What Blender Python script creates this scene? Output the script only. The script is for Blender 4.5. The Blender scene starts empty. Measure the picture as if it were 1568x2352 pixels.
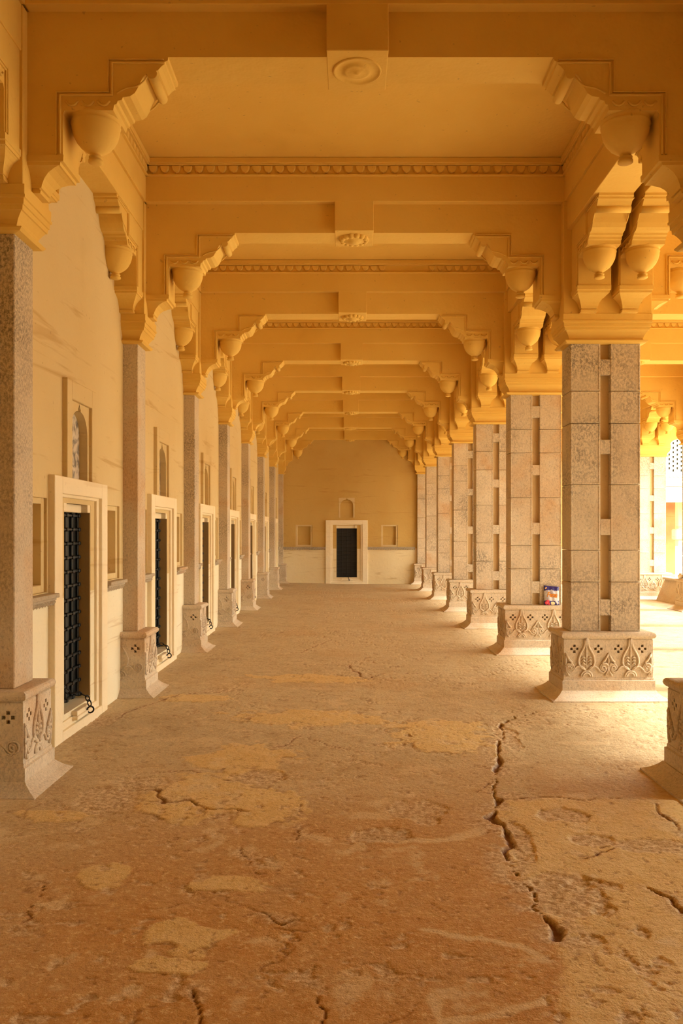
import bpy, bmesh, math, random
import numpy as np
from mathutils import Vector, Matrix

# ------------------------------------------------------------------ camera, world, sun, exposure
SC = bpy.context.scene
COL = SC.collection
F = 1900.0                      # focal length in pixels of the 1568x2352 frame
VX, VY = 800.0, 1224.0          # vanishing point of the aisle
CAM_Z = 1.615
cam = bpy.data.objects.new('camera', bpy.data.cameras.new('camera'))
COL.objects.link(cam)
cam.location = (0, 0, CAM_Z)
cam.rotation_euler = (math.pi / 2, 0, 0)
cam.data.sensor_fit = 'HORIZONTAL'
cam.data.sensor_width = 24.0
cam.data.lens = 24.0 * F / 1568.0
cam.data.shift_x = (784.0 - VX) / 1568.0
cam.data.shift_y = (VY - 1176.0) / 1568.0
cam.data.clip_end = 300
SC.camera = cam

world = bpy.data.worlds.new('world'); SC.world = world
world.use_nodes = True
bg = world.node_tree.nodes['Background']
bg.inputs['Color'].default_value = (0.985, 1.0, 0.86, 1)
bg.inputs['Strength'].default_value = 4.2

sun = bpy.data.objects.new('sun', bpy.data.lights.new('sun', 'SUN'))
COL.objects.link(sun)
sun.data.energy = 4.2
sun.data.color = (1.0, 0.93, 0.80)
sun.data.angle = math.radians(5)
SUN_EL, SUN_AZ = math.radians(34.5), math.radians(-4)     # azimuth from +x, negative = towards the viewer
sdir = Vector((math.cos(SUN_EL) * math.cos(SUN_AZ), math.cos(SUN_EL) * math.sin(SUN_AZ), math.sin(SUN_EL)))
sun.rotation_euler = sdir.to_track_quat('Z', 'Y').to_euler()
sun.location = (20, 0, 20)

SC.view_settings.view_transform = 'Standard'
SC.view_settings.look = 'None'
SC.view_settings.gamma = 1
SC.view_settings.use_curve_mapping = False
SC.view_settings.exposure = 1.58
SC.cycles.max_bounces = 12
SC.cycles.diffuse_bounces = 6

# ------------------------------------------------------------------ units: 1 u = one pixel at one bay of depth
U = 3.0 / F
def zu(Z): return CAM_Z + Z * U
X_WALL = -1401 * U
X_PIL = -1307 * U
X_R = 1593 * U
HX, HY = 216 * U, 104 * U        # half shaft
Y_FAR = 26.24
Y_BACK = -1.6
ROWS = list(range(1, 9))          # rows in view, front faces at 5.1, 8.1 ... 26.1
def yc(i): return 2.1 + 3 * i + HY
random.seed(4)

# ------------------------------------------------------------------ node helpers
def new_mat(name):
    m = bpy.data.materials.new(name); m.use_nodes = True
    nt = m.node_tree
    for n in list(nt.nodes): nt.nodes.remove(n)
    out = nt.nodes.new('ShaderNodeOutputMaterial')
    b = nt.nodes.new('ShaderNodeBsdfPrincipled')
    nt.links.new(b.outputs[0], out.inputs[0])
    return m, nt, b
def pos(nt, scale=(1, 1, 1)):
    g = nt.nodes.new('ShaderNodeNewGeometry')
    mp = nt.nodes.new('ShaderNodeMapping'); mp.inputs['Scale'].default_value = scale
    nt.links.new(g.outputs['Position'], mp.inputs['Vector'])
    return mp.outputs[0]
def noise(nt, vec, scale, detail=4, rough=0.55, dist=0.0):
    n = nt.nodes.new('ShaderNodeTexNoise')
    n.inputs['Scale'].default_value = scale; n.inputs['Detail'].default_value = min(detail, 3)
    n.inputs['Roughness'].default_value = rough; n.inputs['Distortion'].default_value = dist
    nt.links.new(vec, n.inputs['Vector'])
    return n.outputs['Fac']
def ramp(nt, fac, a, b, ca=(0, 0, 0, 1), cb=(1, 1, 1, 1)):
    r = nt.nodes.new('ShaderNodeValToRGB')
    r.color_ramp.elements[0].position = a; r.color_ramp.elements[1].position = b
    r.color_ramp.elements[0].color = ca; r.color_ramp.elements[1].color = cb
    nt.links.new(fac, r.inputs[0])
    return r.outputs[0]
def mix(nt, fac, a, b, mode='MIX'):
    m = nt.nodes.new('ShaderNodeMix'); m.data_type = 'RGBA'; m.blend_type = mode
    for s, v in ((m.inputs[0], fac), (m.inputs[6], a), (m.inputs[7], b)):
        if hasattr(v, 'is_output'): nt.links.new(v, s)
        elif isinstance(v, (int, float)): s.default_value = v
        else: s.default_value = (*v[:3], 1)
    return m.outputs[2]
def mathn(nt, op, a, b=0.0):
    m = nt.nodes.new('ShaderNodeMath'); m.operation = op
    for s, v in ((m.inputs[0], a), (m.inputs[1], b)):
        if hasattr(v, 'is_output'): nt.links.new(v, s)
        else: s.default_value = v
    return m.outputs[0]
def bump(nt, bsdf, h, strength=0.3, dist=0.01):
    n = nt.nodes.new('ShaderNodeBump'); n.inputs['Strength'].default_value = strength
    n.inputs['Distance'].default_value = dist
    nt.links.new(h, n.inputs['Height']); nt.links.new(n.outputs[0], bsdf.inputs['Normal'])
def simple(name, col, rough=0.7, metal=0.0):
    m, nt, b = new_mat(name)
    b.inputs['Base Color'].default_value = (*col, 1); b.inputs['Roughness'].default_value = rough
    b.inputs['Metallic'].default_value = metal
    return m

def plaster(name, base, alt, streak=0.0, dado=None):
    m, nt, b = new_mat(name)
    p = pos(nt)
    v = noise(nt, p, 0.9, 3)
    c = mix(nt, ramp(nt, v, 0.35, 0.7), base, alt)
    c = mix(nt, mathn(nt, 'MULTIPLY', ramp(nt, v, 0.62, 0.85), 0.35), c, (base[0] * .62, base[1] * .5, base[2] * .4))
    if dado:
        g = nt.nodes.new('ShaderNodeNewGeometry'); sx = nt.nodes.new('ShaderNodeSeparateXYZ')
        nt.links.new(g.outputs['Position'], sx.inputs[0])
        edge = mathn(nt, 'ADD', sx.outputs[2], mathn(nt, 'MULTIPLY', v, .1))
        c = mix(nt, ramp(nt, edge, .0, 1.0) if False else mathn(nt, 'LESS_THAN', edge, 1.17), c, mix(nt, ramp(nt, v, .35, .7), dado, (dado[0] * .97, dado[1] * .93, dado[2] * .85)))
    if streak:
        ps = pos(nt, (0.6, 0.35, 5.0))
        s = ramp(nt, noise(nt, ps, 1.6, 6, 0.65, 0.8), 0.60, 0.72)
        c = mix(nt, mathn(nt, 'MULTIPLY', s, streak), c, (base[0] * .74, base[1] * .62, base[2] * .48))
    dots = ramp(nt, noise(nt, p, 23, 2), 0.71, 0.76)
    c = mix(nt, mathn(nt, 'MULTIPLY', dots, 0.35), c, (.22, .12, .05))
    nt.links.new(c, b.inputs['Base Color'])
    b.inputs['Roughness'].default_value = 0.85
    bump(nt, b, noise(nt, p, 7, 3, 0.65), 0.4, 0.02)
    return m

def stone_mat(name, base, pale, dark, patch=0.5):
    m, nt, b = new_mat(name)
    p = pos(nt)
    oi = nt.nodes.new('ShaderNodeObjectInfo')
    c = mix(nt, ramp(nt, noise(nt, p, 2.3, 4), 0.3, 0.72), base, pale)
    c = mix(nt, mathn(nt, 'MULTIPLY', oi.outputs['Random'], 0.35), c, (base[0] * .8, base[1] * .72, base[2] * .66))
    w = noise(nt, p, 1.2, 3, 0.6, 0.4)
    rust = mathn(nt, 'SUBTRACT', 1.0, ramp(nt, w, 0.32, 0.46))
    c = mix(nt, mathn(nt, 'MULTIPLY', rust, 0.55), c, (.50, .27, .10))
    mask = ramp(nt, w, 0.44, 0.66)
    sn = noise(nt, pos(nt, (1, 1, .7)), 62, 3, 0.8)
    sp = ramp(nt, sn, 0.44, 0.60)
    f = mathn(nt, 'MULTIPLY', mathn(nt, 'MULTIPLY', mask, sp), patch)
    f = mathn(nt, 'MAXIMUM', f, mathn(nt, 'MULTIPLY', ramp(nt, sn, 0.53, 0.66), 0.42))
    c = mix(nt, mathn(nt, 'MULTIPLY', mathn(nt, 'SUBTRACT', 1.0, ramp(nt, sn, 0.34, 0.44)), 0.35), c, (min(1, pale[0] * 1.15), min(1, pale[1] * 1.12), min(1, pale[2] * 1.05)))
    c = mix(nt, f, c, dark)
    nt.links.new(c, b.inputs['Base Color'])
    b.inputs['Roughness'].default_value = 0.8
    bump(nt, b, noise(nt, p, 30, 3, 0.75), 0.4, 0.010)
    return m

M = {}
M['ochre'] = plaster('ochre_plaster', (.74, .49, .115), (.69, .43, .085))
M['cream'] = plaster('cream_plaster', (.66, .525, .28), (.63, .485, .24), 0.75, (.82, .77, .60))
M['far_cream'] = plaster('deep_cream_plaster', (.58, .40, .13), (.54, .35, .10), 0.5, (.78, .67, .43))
M['lime'] = plaster('cream_limewash', (.86, .77, .57), (.84, .72, .50), 0.3)
M['stone'] = stone_mat('tan_granite', (.55, .45, .32), (.66, .57, .43), (.10, .085, .075), 0.75)
M['carved'] = stone_mat('carved_sandstone', (.57, .47, .34), (.68, .58, .44), (.15, .12, .10), 0.45)
M['grey_stone'] = stone_mat('grey_stone', (.42, .35, .25), (.52, .45, .34), (.10, .09, .08), 0.6)
M['slot'] = plaster('slot_plaster', (.60, .44, .24), (.53, .37, .18))
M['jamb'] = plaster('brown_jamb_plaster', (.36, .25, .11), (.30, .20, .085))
M['iron'] = simple('dark_iron', (.012, .011, .011), 0.55, 0.6)
M['door'] = simple('blue_black_paint', (.005, .009, .013), 0.5)
M['white'] = plaster('white_lime', (.50, .47, .40), (.45, .42, .35))
M['peel'] = plaster('peeling_plaster', (.62, .40, .17), (.45, .22, .10), 0.6)

def pane_mat():
    m, nt, b = new_mat('mottled_pane')
    p = pos(nt)
    c = mix(nt, ramp(nt, noise(nt, p, 9, 3, 0.5, 1.2), 0.42, 0.58), (.70, .64, .55), (.16, .15, .14))
    nt.links.new(c, b.inputs['Base Color']); b.inputs['Roughness'].default_value = 0.35
    return m
M['pane'] = pane_mat()
M['painted_hole_shade'] = simple('painted_hole_shade', (.03, .022, .012), .9)

def floor_mat():
    m, nt, b = new_mat('worn_lime_floor')
    p = pos(nt)
    def att(n):
        a = nt.nodes.new('ShaderNodeAttribute'); a.attribute_name = n
        return a.outputs['Fac']
    red, och, agg, crk, pale = att('red'), att('ochre'), att('aggregate'), att('crack'), att('pale')
    lo = noise(nt, p, 1.8, 3, 0.6, 0.3)
    mid = noise(nt, p, 7.5, 3, 0.72, 0.6)
    fin = noise(nt, p, 38, 3, 0.75)
    tan = mix(nt, ramp(nt, lo, 0.3, 0.7), (.46, .355, .205), (.56, .445, .27))
    tan = mix(nt, mathn(nt, 'MULTIPLY', ramp(nt, mid, 0.48, 0.66), 0.55), tan, (.34, .225, .105))
    redc = mix(nt, ramp(nt, mid, 0.3, 0.7), (.43, .215, .060), (.53, .31, .115))
    c = mix(nt, red, tan, redc)
    ochc = mix(nt, ramp(nt, mid, 0.3, 0.7), (.60, .41, .155), (.68, .50, .24))
    c = mix(nt, och, c, ochc)
    c = mix(nt, pale, c, (.64, .50, .30))
    c = mix(nt, mathn(nt, 'MULTIPLY', ramp(nt, fin, 0.56, 0.65), 0.7), c, (.68, .49, .26))
    c = mix(nt, mathn(nt, 'MULTIPLY', mathn(nt, 'SUBTRACT', 1.0, ramp(nt, fin, 0.33, 0.43)), 0.55), c, (.28, .145, .055))
    aggc = mix(nt, ramp(nt, fin, 0.42, 0.6), (.36, .23, .11), (.68, .53, .34))
    c = mix(nt, agg, c, aggc)
    c = mix(nt, crk, c, (.17, .065, .02))
    c = mix(nt, mathn(nt, 'MULTIPLY', ramp(nt, lo, 0.60, 0.78), 0.35), c, (.27, .22, .15))
    nt.links.new(c, b.inputs['Base Color'])
    b.inputs['Roughness'].default_value = 0.62
    b.inputs['Specular IOR Level'].default_value = 0.35
    bump(nt, b, noise(nt, p, 30, 3, 0.8), 0.6, 0.012)
    return m
M['floor'] = floor_mat()

# ------------------------------------------------------------------ mesh helpers
def box(bm, x0, x1, y0, y1, z0, z1, bev=0.0):
    vs = [bm.verts.new((x, y, z)) for x in (x0, x1) for y in (y0, y1) for z in (z0, z1)]
    fs = [bm.faces.new([vs[i] for i in q]) for q in
          ((0, 1, 3, 2), (4, 6, 7, 5), (0, 4, 5, 1), (2, 3, 7, 6), (0, 2, 6, 4), (1, 5, 7, 3))]
    if bev:
        es = list({e for f in fs for e in f.edges})
        bmesh.ops.bevel(bm, geom=es, offset=bev, segments=1, affect='EDGES')
def prism(bm, pts, y0, y1):
    """polygon in x,z extruded along y"""
    a = [bm.verts.new((x, y0, z)) for x, z in pts]
    b = [bm.verts.new((x, y1, z)) for x, z in pts]
    bm.faces.new(a); bm.faces.new(b[::-1])
    n = len(pts)
    for i in range(n):
        j = (i + 1) % n
        bm.faces.new((a[j], a[i], b[i], b[j]))
def loft(bm, rings):
    """rings of (x0,x1,y0,y1,z)"""
    prev = None
    for k, (x0, x1, y0, y1, z) in enumerate(rings):
        r = [bm.verts.new(c) for c in ((x0, y0, z), (x1, y0, z), (x1, y1, z), (x0, y1, z))]
        if prev is None: bm.faces.new(r[::-1])
        else:
            for i in range(4):
                j = (i + 1) % 4
                bm.faces.new((prev[i], prev[j], r[j], r[i]))
        prev = r
    bm.faces.new(prev)
def lathe(bm, prof, seg=20, cx=0, cy=0, smooth=True):
    rings = []
    for r, z in prof:
        if r < 1e-6: rings.append([bm.verts.new((cx, cy, z))])
        else: rings.append([bm.verts.new((cx + r * math.cos(2 * math.pi * i / seg), cy + r * math.sin(2 * math.pi * i / seg), z)) for i in range(seg)])
    for a, b in zip(rings[:-1], rings[1:]):
        for i in range(seg):
            j = (i + 1) % seg
            if len(a) == 1 and len(b) == 1: continue
            if len(a) == 1: f = bm.faces.new((a[0], b[j], b[i]))
            elif len(b) == 1: f = bm.faces.new((a[i], a[j], b[0]))
            else: f = bm.faces.new((a[i], a[j], b[j], b[i]))
            f.smooth = smooth
def tube(bm, pts, r, seg=6, closed=False):
    pts = [Vector(p) for p in pts]
    n = len(pts); rings = []
    for i, p in enumerate(pts):
        a = pts[(i - 1) % n] if (closed or i > 0) else p
        b = pts[(i + 1) % n] if (closed or i < n - 1) else p
        t = (b - a).normalized()
        up = Vector((0, 1, 0)) if abs(t.y) < .9 else Vector((0, 0, 1))
        s = t.cross(up).normalized(); u = s.cross(t)
        rr = r[i] if isinstance(r, (list, tuple)) else r
        rings.append([bm.verts.new(p + rr * (math.cos(2 * math.pi * k / seg) * s + math.sin(2 * math.pi * k / seg) * u)) for k in range(seg)])
    pairs = list(zip(rings[:-1], rings[1:])) + ([(rings[-1], rings[0])] if closed else [])
    for a, b in pairs:
        for k in range(seg):
            l = (k + 1) % seg
            f = bm.faces.new((a[k], a[l], b[l], b[k])); f.smooth = True
    if not closed:
        bm.faces.new(rings[0][::-1]); bm.faces.new(rings[-1])
def plate(bm, u0, u1, w0, w1, holes, put):
    """flat plate over (u,w) with sunk rectangular holes (a,b,c,d,depth); put(u,w,depth)->point"""
    us = sorted({u0, u1, *[h[0] for h in holes], *[h[1] for h in holes]})
    ws = sorted({w0, w1, *[h[2] for h in holes], *[h[3] for h in holes]})
    us = [u for u in us if u0 <= u <= u1]; ws = [w for w in ws if w0 <= w <= w1]
    cache = {}
    def v(u, w, d):
        k = (round(u, 5), round(w, 5), round(d, 5))
        if k not in cache: cache[k] = bm.verts.new(put(u, w, d))
        return cache[k]
    for a, b in zip(us[:-1], us[1:]):
        for c, d in zip(ws[:-1], ws[1:]):
            mu, mw = (a + b) / 2, (c + d) / 2
            if any(h[0] < mu < h[1] and h[2] < mw < h[3] for h in holes): continue
            bm.faces.new((v(a, c, 0), v(b, c, 0), v(b, d, 0), v(a, d, 0)))
    for a, b, c, d, dep in holes:
        q = [(a, c), (b, c), (b, d), (a, d)]
        for (p, r) in zip(q, q[1:] + q[:1]):
            bm.faces.new([bm.verts.new(put(*e)) for e in ((p[0], p[1], 0), (r[0], r[1], 0), (r[0], r[1], dep), (p[0], p[1], dep))])
        bm.faces.new([bm.verts.new(put(e[0], e[1], dep)) for e in q])
def mesh(name, bm, mat, recalc=True):
    if recalc: bmesh.ops.recalc_face_normals(bm, faces=bm.faces[:])
    me = bpy.data.meshes.new(name); bm.to_mesh(me); bm.free()
    me.materials.append(M[mat] if isinstance(mat, str) else mat)
    return me
def obj(name, me, parent=None, loc=(0, 0, 0), rz=0.0):
    o = bpy.data.objects.new(name, me); COL.objects.link(o)
    o.parent = parent; o.location = loc; o.rotation_euler = (0, 0, rz)
    return o
def tag(o, label=None, cat=None, group=None, kind=None):
    if label: o['label'] = label
    if cat: o['category'] = cat
    if group: o['group'] = group
    if kind: o['kind'] = kind
    return o
def empty(name, loc, rz=0.0):
    return obj(name, None, None, loc, rz)
def fl(px, py):
    """photo pixel to a point of the floor"""
    Y = 1023 * 3.0 / (py - VY)
    return ((px - VX) * Y / F, Y)

# ------------------------------------------------------------------ floor (height field with cracks and worn patches)
def lattice(seed, n=256):
    return np.random.default_rng(seed).random((n, n))
def vnoise(x, y, L):
    n = L.shape[0]
    xi = np.floor(x).astype(int); yi = np.floor(y).astype(int)
    fx = x - xi; fy = y - yi
    fx = fx * fx * (3 - 2 * fx); fy = fy * fy * (3 - 2 * fy)
    a = L[xi % n, yi % n]; b = L[(xi + 1) % n, yi % n]; c = L[xi % n, (yi + 1) % n]; d = L[(xi + 1) % n, (yi + 1) % n]
    return (a * (1 - fx) + b * fx) * (1 - fy) + (c * (1 - fx) + d * fx) * fy
def fbm(x, y, sc, octv=4, seed=0, gain=0.5):
    s = np.zeros_like(x); amp = 1.0; tot = 0.0
    for o in range(octv):
        s += amp * vnoise(x * sc * 2 ** o + 17.3 * o, y * sc * 2 ** o + 5.1 * o, lattice(seed * 31 + o))
        tot += amp; amp *= gain
    return s / tot
def sstep(a, b, v):
    t = np.clip((v - a) / (b - a), 0, 1); return t * t * (3 - 2 * t)
def dist_poly(x, y, pts):
    d = np.full(x.shape, 9.0)
    for (ax, ay), (bx, by) in zip(pts[:-1], pts[1:]):
        vx, vy = bx - ax, by - ay
        t = np.clip(((x - ax) * vx + (y - ay) * vy) / (vx * vx + vy * vy + 1e-9), 0, 1)
        d = np.minimum(d, np.hypot(x - ax - t * vx, y - ay - t * vy))
    return d
def floor_height(x, y):
    return 0.032 * (1 - sstep(-2.2, 0.4, x))
def build_floor():
    xs = np.concatenate([np.arange(-2.35, 3.05, 0.0098), np.arange(3.05, 10.6, 0.12)])
    ys = list(np.arange(Y_BACK, 2.45, 0.15)); y = 2.45
    while y < 27.0:
        ys.append(y); y += 0.00118 * y ** 1.5
    ys = np.array(ys + [27.2, 30.0, 36.0])
    X, Y = np.meshgrid(xs, ys)
    n1 = fbm(X, Y, 3.0, 4, 1); n2 = fbm(X, Y, 9.0, 4, 2); n3 = fbm(X, Y, 1.1, 3, 3); n4 = fbm(X, Y, 26.0, 3, 4, .65)
    jx = X + 0.05 * (fbm(X, Y, 7, 3, 5) - .5) * 2; jy = Y + 0.05 * (fbm(X, Y, 7, 3, 6) - .5) * 2
    Z = floor_height(X, Y) + 0.012 * (n3 - .5) + 0.006 * (n1 - .5) + 0.0035 * (n2 - .5) + 0.0030 * (n4 - .5)
    crack = np.zeros_like(X); agg = np.zeros_like(X); och = np.zeros_like(X); pale = np.zeros_like(X)
    def px(l): return [fl(*p) for p in l]
    main = px([(1236, 1634), (1192, 1646), (1152, 1662), (1158, 1690), (1143, 1712), (1141, 1745), (1138, 1800), (1131, 1856),
               (1136, 1882), (1152, 1906), (1162, 1932), (1156, 1958), (1174, 1988), (1187, 2012), (1202, 2042), (1226, 2080),
               (1247, 2106), (1272, 2128), (1286, 2152)])
    tail = [(main[-1][0], main[-1][1])] + px([(1279, 2190), (1294, 2240), (1300, 2290), (1275, 2352), (1260, 2420)])
    line = main + tail
    ly = np.array([p[1] for p in line]); lx = np.array([p[0] for p in line])
    o = np.argsort(ly)
    xb = np.interp(jy, ly[o], lx[o])
    # right of the long crack, in front of the second column: ochre skin
    near = 1 - sstep(4.95, 5.1, jy)
    och = np.maximum(och, sstep(-.02, .03, jx - xb + .05 * (n1 - .5)) * near * (0.80 + 0.2 * n2))
    d = dist_poly(jx, jy, main)
    wid = 0.0016 + 0.014 * sstep(.52, .70, fbm(X, Y, 3.3, 3, 7))
    cmask = 1 - sstep(wid, wid * 1.9, d)
    crack = np.maximum(crack, cmask); Z -= 0.022 * cmask
    rim = (1 - sstep(.02, .12 + .16 * n1, d)) * sstep(.40, .55, n2)
    agg = np.maximum(agg, rim * .9)
    # thinner cracks
    for pts, w, dep in [
        ([(1508, 1845), (1520, 1872), (1545, 1892), (1575, 1918)], .008, .014),
        ([(1488, 2040), (1508, 2052), (1532, 2062), (1575, 2100)], .010, .014),
        ([(100, 2050), (78, 2090), (45, 2130), (75, 2160), (60, 2190)], .004, .008),
        ([(455, 2270), (460, 2300), (458, 2330), (470, 2360)], .007, .010),
        ([(712, 2235), (725, 2265), (745, 2310), (760, 2370)], .004, .007),
        ([(575, 2080), (600, 2100), (640, 2125), (665, 2118)], .004, .008),
        ([(560, 1955), (600, 2010), (660, 2050)], .003, .006),
        ([(640, 1720), (690, 1690), (760, 1715), (850, 1730)], .005, .008),
        ([(700, 1530), (690, 1500), (760, 1470)], .008, .008),
        ([(800, 1530), (835, 1560), (880, 1548)], .010, .008),
        ([(190, 1700), (300, 1640), (420, 1600), (560, 1590)], .006, .006),
        ([(355, 1820), (385, 1850), (425, 1845), (480, 1866), (560, 1868)], .008, .012),
        ([(355, 1785), (430, 1775), (520, 1800), (585, 1790)], .007, .010),
        ([(1140, 1836), (1240, 1832), (1330, 1836), (1450, 1830)], .006, .008),
        ([(1380, 1950), (1440, 1940), (1520, 1946), (1575, 1950)], .012, .010),
        ([(1170, 1980), (1240, 1976), (1330, 1972), (1420, 1950)], .005, .008),
        ([(1100, 1820), (1130, 1790), (1110, 1740)], .004, .006),
        ([(690, 1850), (690, 1890), (676, 1935)], .004, .007)]:
        P = px(pts); d2 = dist_poly(jx, jy, P)
        w2 = w * (0.15 + .75 * n2)
        cm = (1 - sstep(w2, w2 * 2.2, d2)) * sstep(.36, .5, n1)
        crack = np.maximum(crack, cm); Z -= dep * cm
        agg = np.maximum(agg, (1 - sstep(.01, .05 + .06 * n1, d2)) * sstep(.5, .6, n2) * .7)
    # patches: (pixel centre, half sizes in pixels)
    def blob(cx, cy, rx, ry, soft=.12):
        X0, Y0 = fl(cx, cy); xr = rx * Y0 / F; yr = ry * Y0 * Y0 / (1023 * 3.0)
        q = np.hypot((jx - X0) / xr, (jy - Y0) / yr) + .9 * (n1 - .5) + .8 * (n2 - .5) + .25 * (n4 - .5)
        rings.append(1 - sstep(.0, .07, np.abs(q - 1)))
        return 1 - sstep(1 - soft, 1 + soft, q)
    rings = []
    for b in [(470, 1830, 125, 55), (610, 1855, 90, 45), (240, 2022, 70, 26), (520, 2035, 70, 16), (415, 2160, 90, 36), (390, 2225, 70, 14),
              (110, 1885, 90, 12), (560, 1745, 120, 30), (700, 1650, 170, 18), (430, 1610, 80, 10), (1000, 1690, 120, 40), (700, 1560, 130, 10)]:
        m_ = blob(*b, soft=.07); och = np.maximum(och, m_ * .95); Z += 0.004 * m_; r_ = rings[-1] * sstep(.50, .60, n2); crack = np.maximum(crack, .55 * r_); Z -= .004 * r_
    for b in [(240, 1845, 70, 32), (330, 1810, 60, 18), (600, 1790, 60, 16), (1290, 2050, 75, 48), (1360, 2032, 60, 12), (1290, 1870, 55, 18), (1360, 1930, 50, 14),
              (1500, 1940, 80, 14), (1195, 1930, 26, 40), (1465, 2140, 22, 12), (1345, 2160, 26, 12), (1540, 2210, 34, 16), (1165, 1690, 22, 30),
              (230, 1662, 40, 12), (505, 1590, 46, 6), (1390, 2090, 20, 12), (960, 1860, 70, 30), (880, 1920, 80, 20)]:
        m_ = blob(*b, soft=.08); agg = np.maximum(agg, m_ * (0.55 + .45 * n2)); Z -= m_ * (0.006 - 0.008 * (n4 - .5))
    for pts, w in [([(965, 2138), (1040, 2142), (1110, 2152), (1190, 2180), (1250, 2204)], .018), ([(1010, 2285), (1025, 2340), (1030, 2370)], .015),
                   ([(1035, 2352), (1140, 2330), (1230, 2310), (1270, 2290)], .02), ([(860, 1935), (960, 1930), (1050, 1925), (1100, 1905)], .03)]:
        d2 = dist_poly(jx, jy, px(pts)); pale = np.maximum(pale, (1 - sstep(w * .5, w * 1.6, d2)) * .75)
    pale = np.maximum(pale, .65 * sstep(.60, .74, fbm(X, Y, 5.5, 5, 8, .6)) * (1 - sstep(7, 13, Y)))
    # random chips all over
    ch = sstep(.66, .72, fbm(X, Y, 13, 3, 9, .6)) * sstep(.42, .58, n3)
    agg = np.maximum(agg, ch * .75); Z -= .005 * ch
    ps = sstep(.78, .84, fbm(X, Y, 30, 2, 21, .6)) * (1 - sstep(6, 12, Y)); crack = np.maximum(crack, ps * .45); Z -= .003 * ps
    ck = 1 - sstep(.002, .007, np.abs(fbm(X, Y, 1.5, 5, 10, .55) - .5)); ck *= sstep(.52, .66, fbm(X, Y, 4.2, 2, 11))
    crack = np.maximum(crack, ck * .5); Z -= .005 * ck
    # red finish survives near the viewer, left of the crack
    red = (1 - sstep(3.4, 6.2, jy + 1.1 * (n3 - .5) + .5 * (n1 - .5))) * (1 - sstep(0, .08, jx - xb))
    red = np.maximum(red * (.55 + .45 * n1) * 1.25, .25 * sstep(.55, .7, fbm(X, Y, .9, 4, 12)))
    red *= 1 - .55 * (1 - sstep(-2.0, -0.9, X))
    stain = (1 - sstep(.1, .8, np.abs(jy - 5.35))) * sstep(1.0, 1.3, jx)
    red = np.clip(np.maximum(red, .55 * stain * n1 * 1.3), 0, 1)
    nx, ny = len(xs), len(ys)
    co = np.stack([X, Y, Z], -1).reshape(-1, 3)
    idx = np.arange(nx * ny).reshape(ny, nx)
    q = np.stack([idx[:-1, :-1], idx[:-1, 1:], idx[1:, 1:], idx[1:, :-1]], -1).reshape(-1, 4)
    me = bpy.data.meshes.new('floor')
    me.vertices.add(len(co)); me.vertices.foreach_set('co', co.ravel())
    me.loops.add(q.size); me.loops.foreach_set('vertex_index', q.ravel().astype(np.int32))
    me.polygons.add(len(q)); me.polygons.foreach_set('loop_start', np.arange(0, q.size, 4, dtype=np.int32))
    me.polygons.foreach_set('loop_total', np.full(len(q), 4, dtype=np.int32))
    me.polygons.foreach_set('use_smooth', np.ones(len(q), dtype=bool))
    me.update(); me.validate()
    for nme, a in (('red', red), ('ochre', och), ('aggregate', agg), ('crack', crack), ('pale', pale)):
        at = me.attributes.new(nme, 'FLOAT', 'POINT'); at.data.foreach_set('value', np.clip(a, 0, 1).astype(np.float32).ravel())
    me.materials.append(M['floor'])
    tag(obj('floor', me), 'worn reddish brown lime plaster floor with cracks and chipped patches', kind='structure')
build_floor()

# ------------------------------------------------------------------ ceiling and walls
bm = bmesh.new(); box(bm, X_WALL - .4, 8.3, Y_BACK, Y_FAR + .4, zu(2300), zu(2300) + .35)
tag(obj('ceiling', mesh('ceiling', bm, 'ochre')), 'flat ochre plaster ceiling between the beams', kind='structure')

BAYS = [(yc(i) + yc(i + 1)) / 2 for i in range(1, 8)]      # bay centres along the left wall
def bay_holes(c, arch=True, nx=.96, up=0.0):
    h = [(c - .33, c + .33, .20, 1.85, .155)]
    for s in (-1, 1): h.append((c + s * nx - .265, c + s * nx + .265, 1.18, 1.87, .11))
    if arch: h.append((c - .25, c + .25, 2.04 + up, 2.67 + up, .062))
    return h
holes = [h for c in BAYS for h in bay_holes(c)]
bm = bmesh.new()
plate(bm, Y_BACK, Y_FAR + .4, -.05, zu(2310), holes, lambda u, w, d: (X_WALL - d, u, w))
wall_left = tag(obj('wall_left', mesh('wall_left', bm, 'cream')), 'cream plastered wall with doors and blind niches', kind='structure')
FC = 35 * U            # centre line of the aisle and of the far door
FC = -4 * 8.75 * U
bm = bmesh.new()
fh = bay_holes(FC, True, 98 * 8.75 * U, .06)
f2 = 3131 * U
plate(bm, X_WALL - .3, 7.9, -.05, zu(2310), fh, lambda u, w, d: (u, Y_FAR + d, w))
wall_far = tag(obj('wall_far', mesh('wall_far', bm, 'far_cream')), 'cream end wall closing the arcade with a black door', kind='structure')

bm = bmesh.new(); box(bm, X_WALL - .3, 8.3, Y_BACK - .3, Y_BACK, -.05, zu(2310))
tag(obj('wall_back', mesh('wall_back', bm, 'cream')), 'unseen plain cream wall added behind the viewer to cut light', kind='structure')  # unseen end wall, added to stop light coming from behind
bm = bmesh.new(); box(bm, 7.0, 7.45, Y_BACK, 3.4, -.05, zu(2310))
tag(obj('wall_right', mesh('wall_right', bm, 'cream')), 'unseen plain cream wall added beside the viewer to cut light', kind='structure')  # unseen side wall, added to dim the faces turned to the viewer
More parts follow.
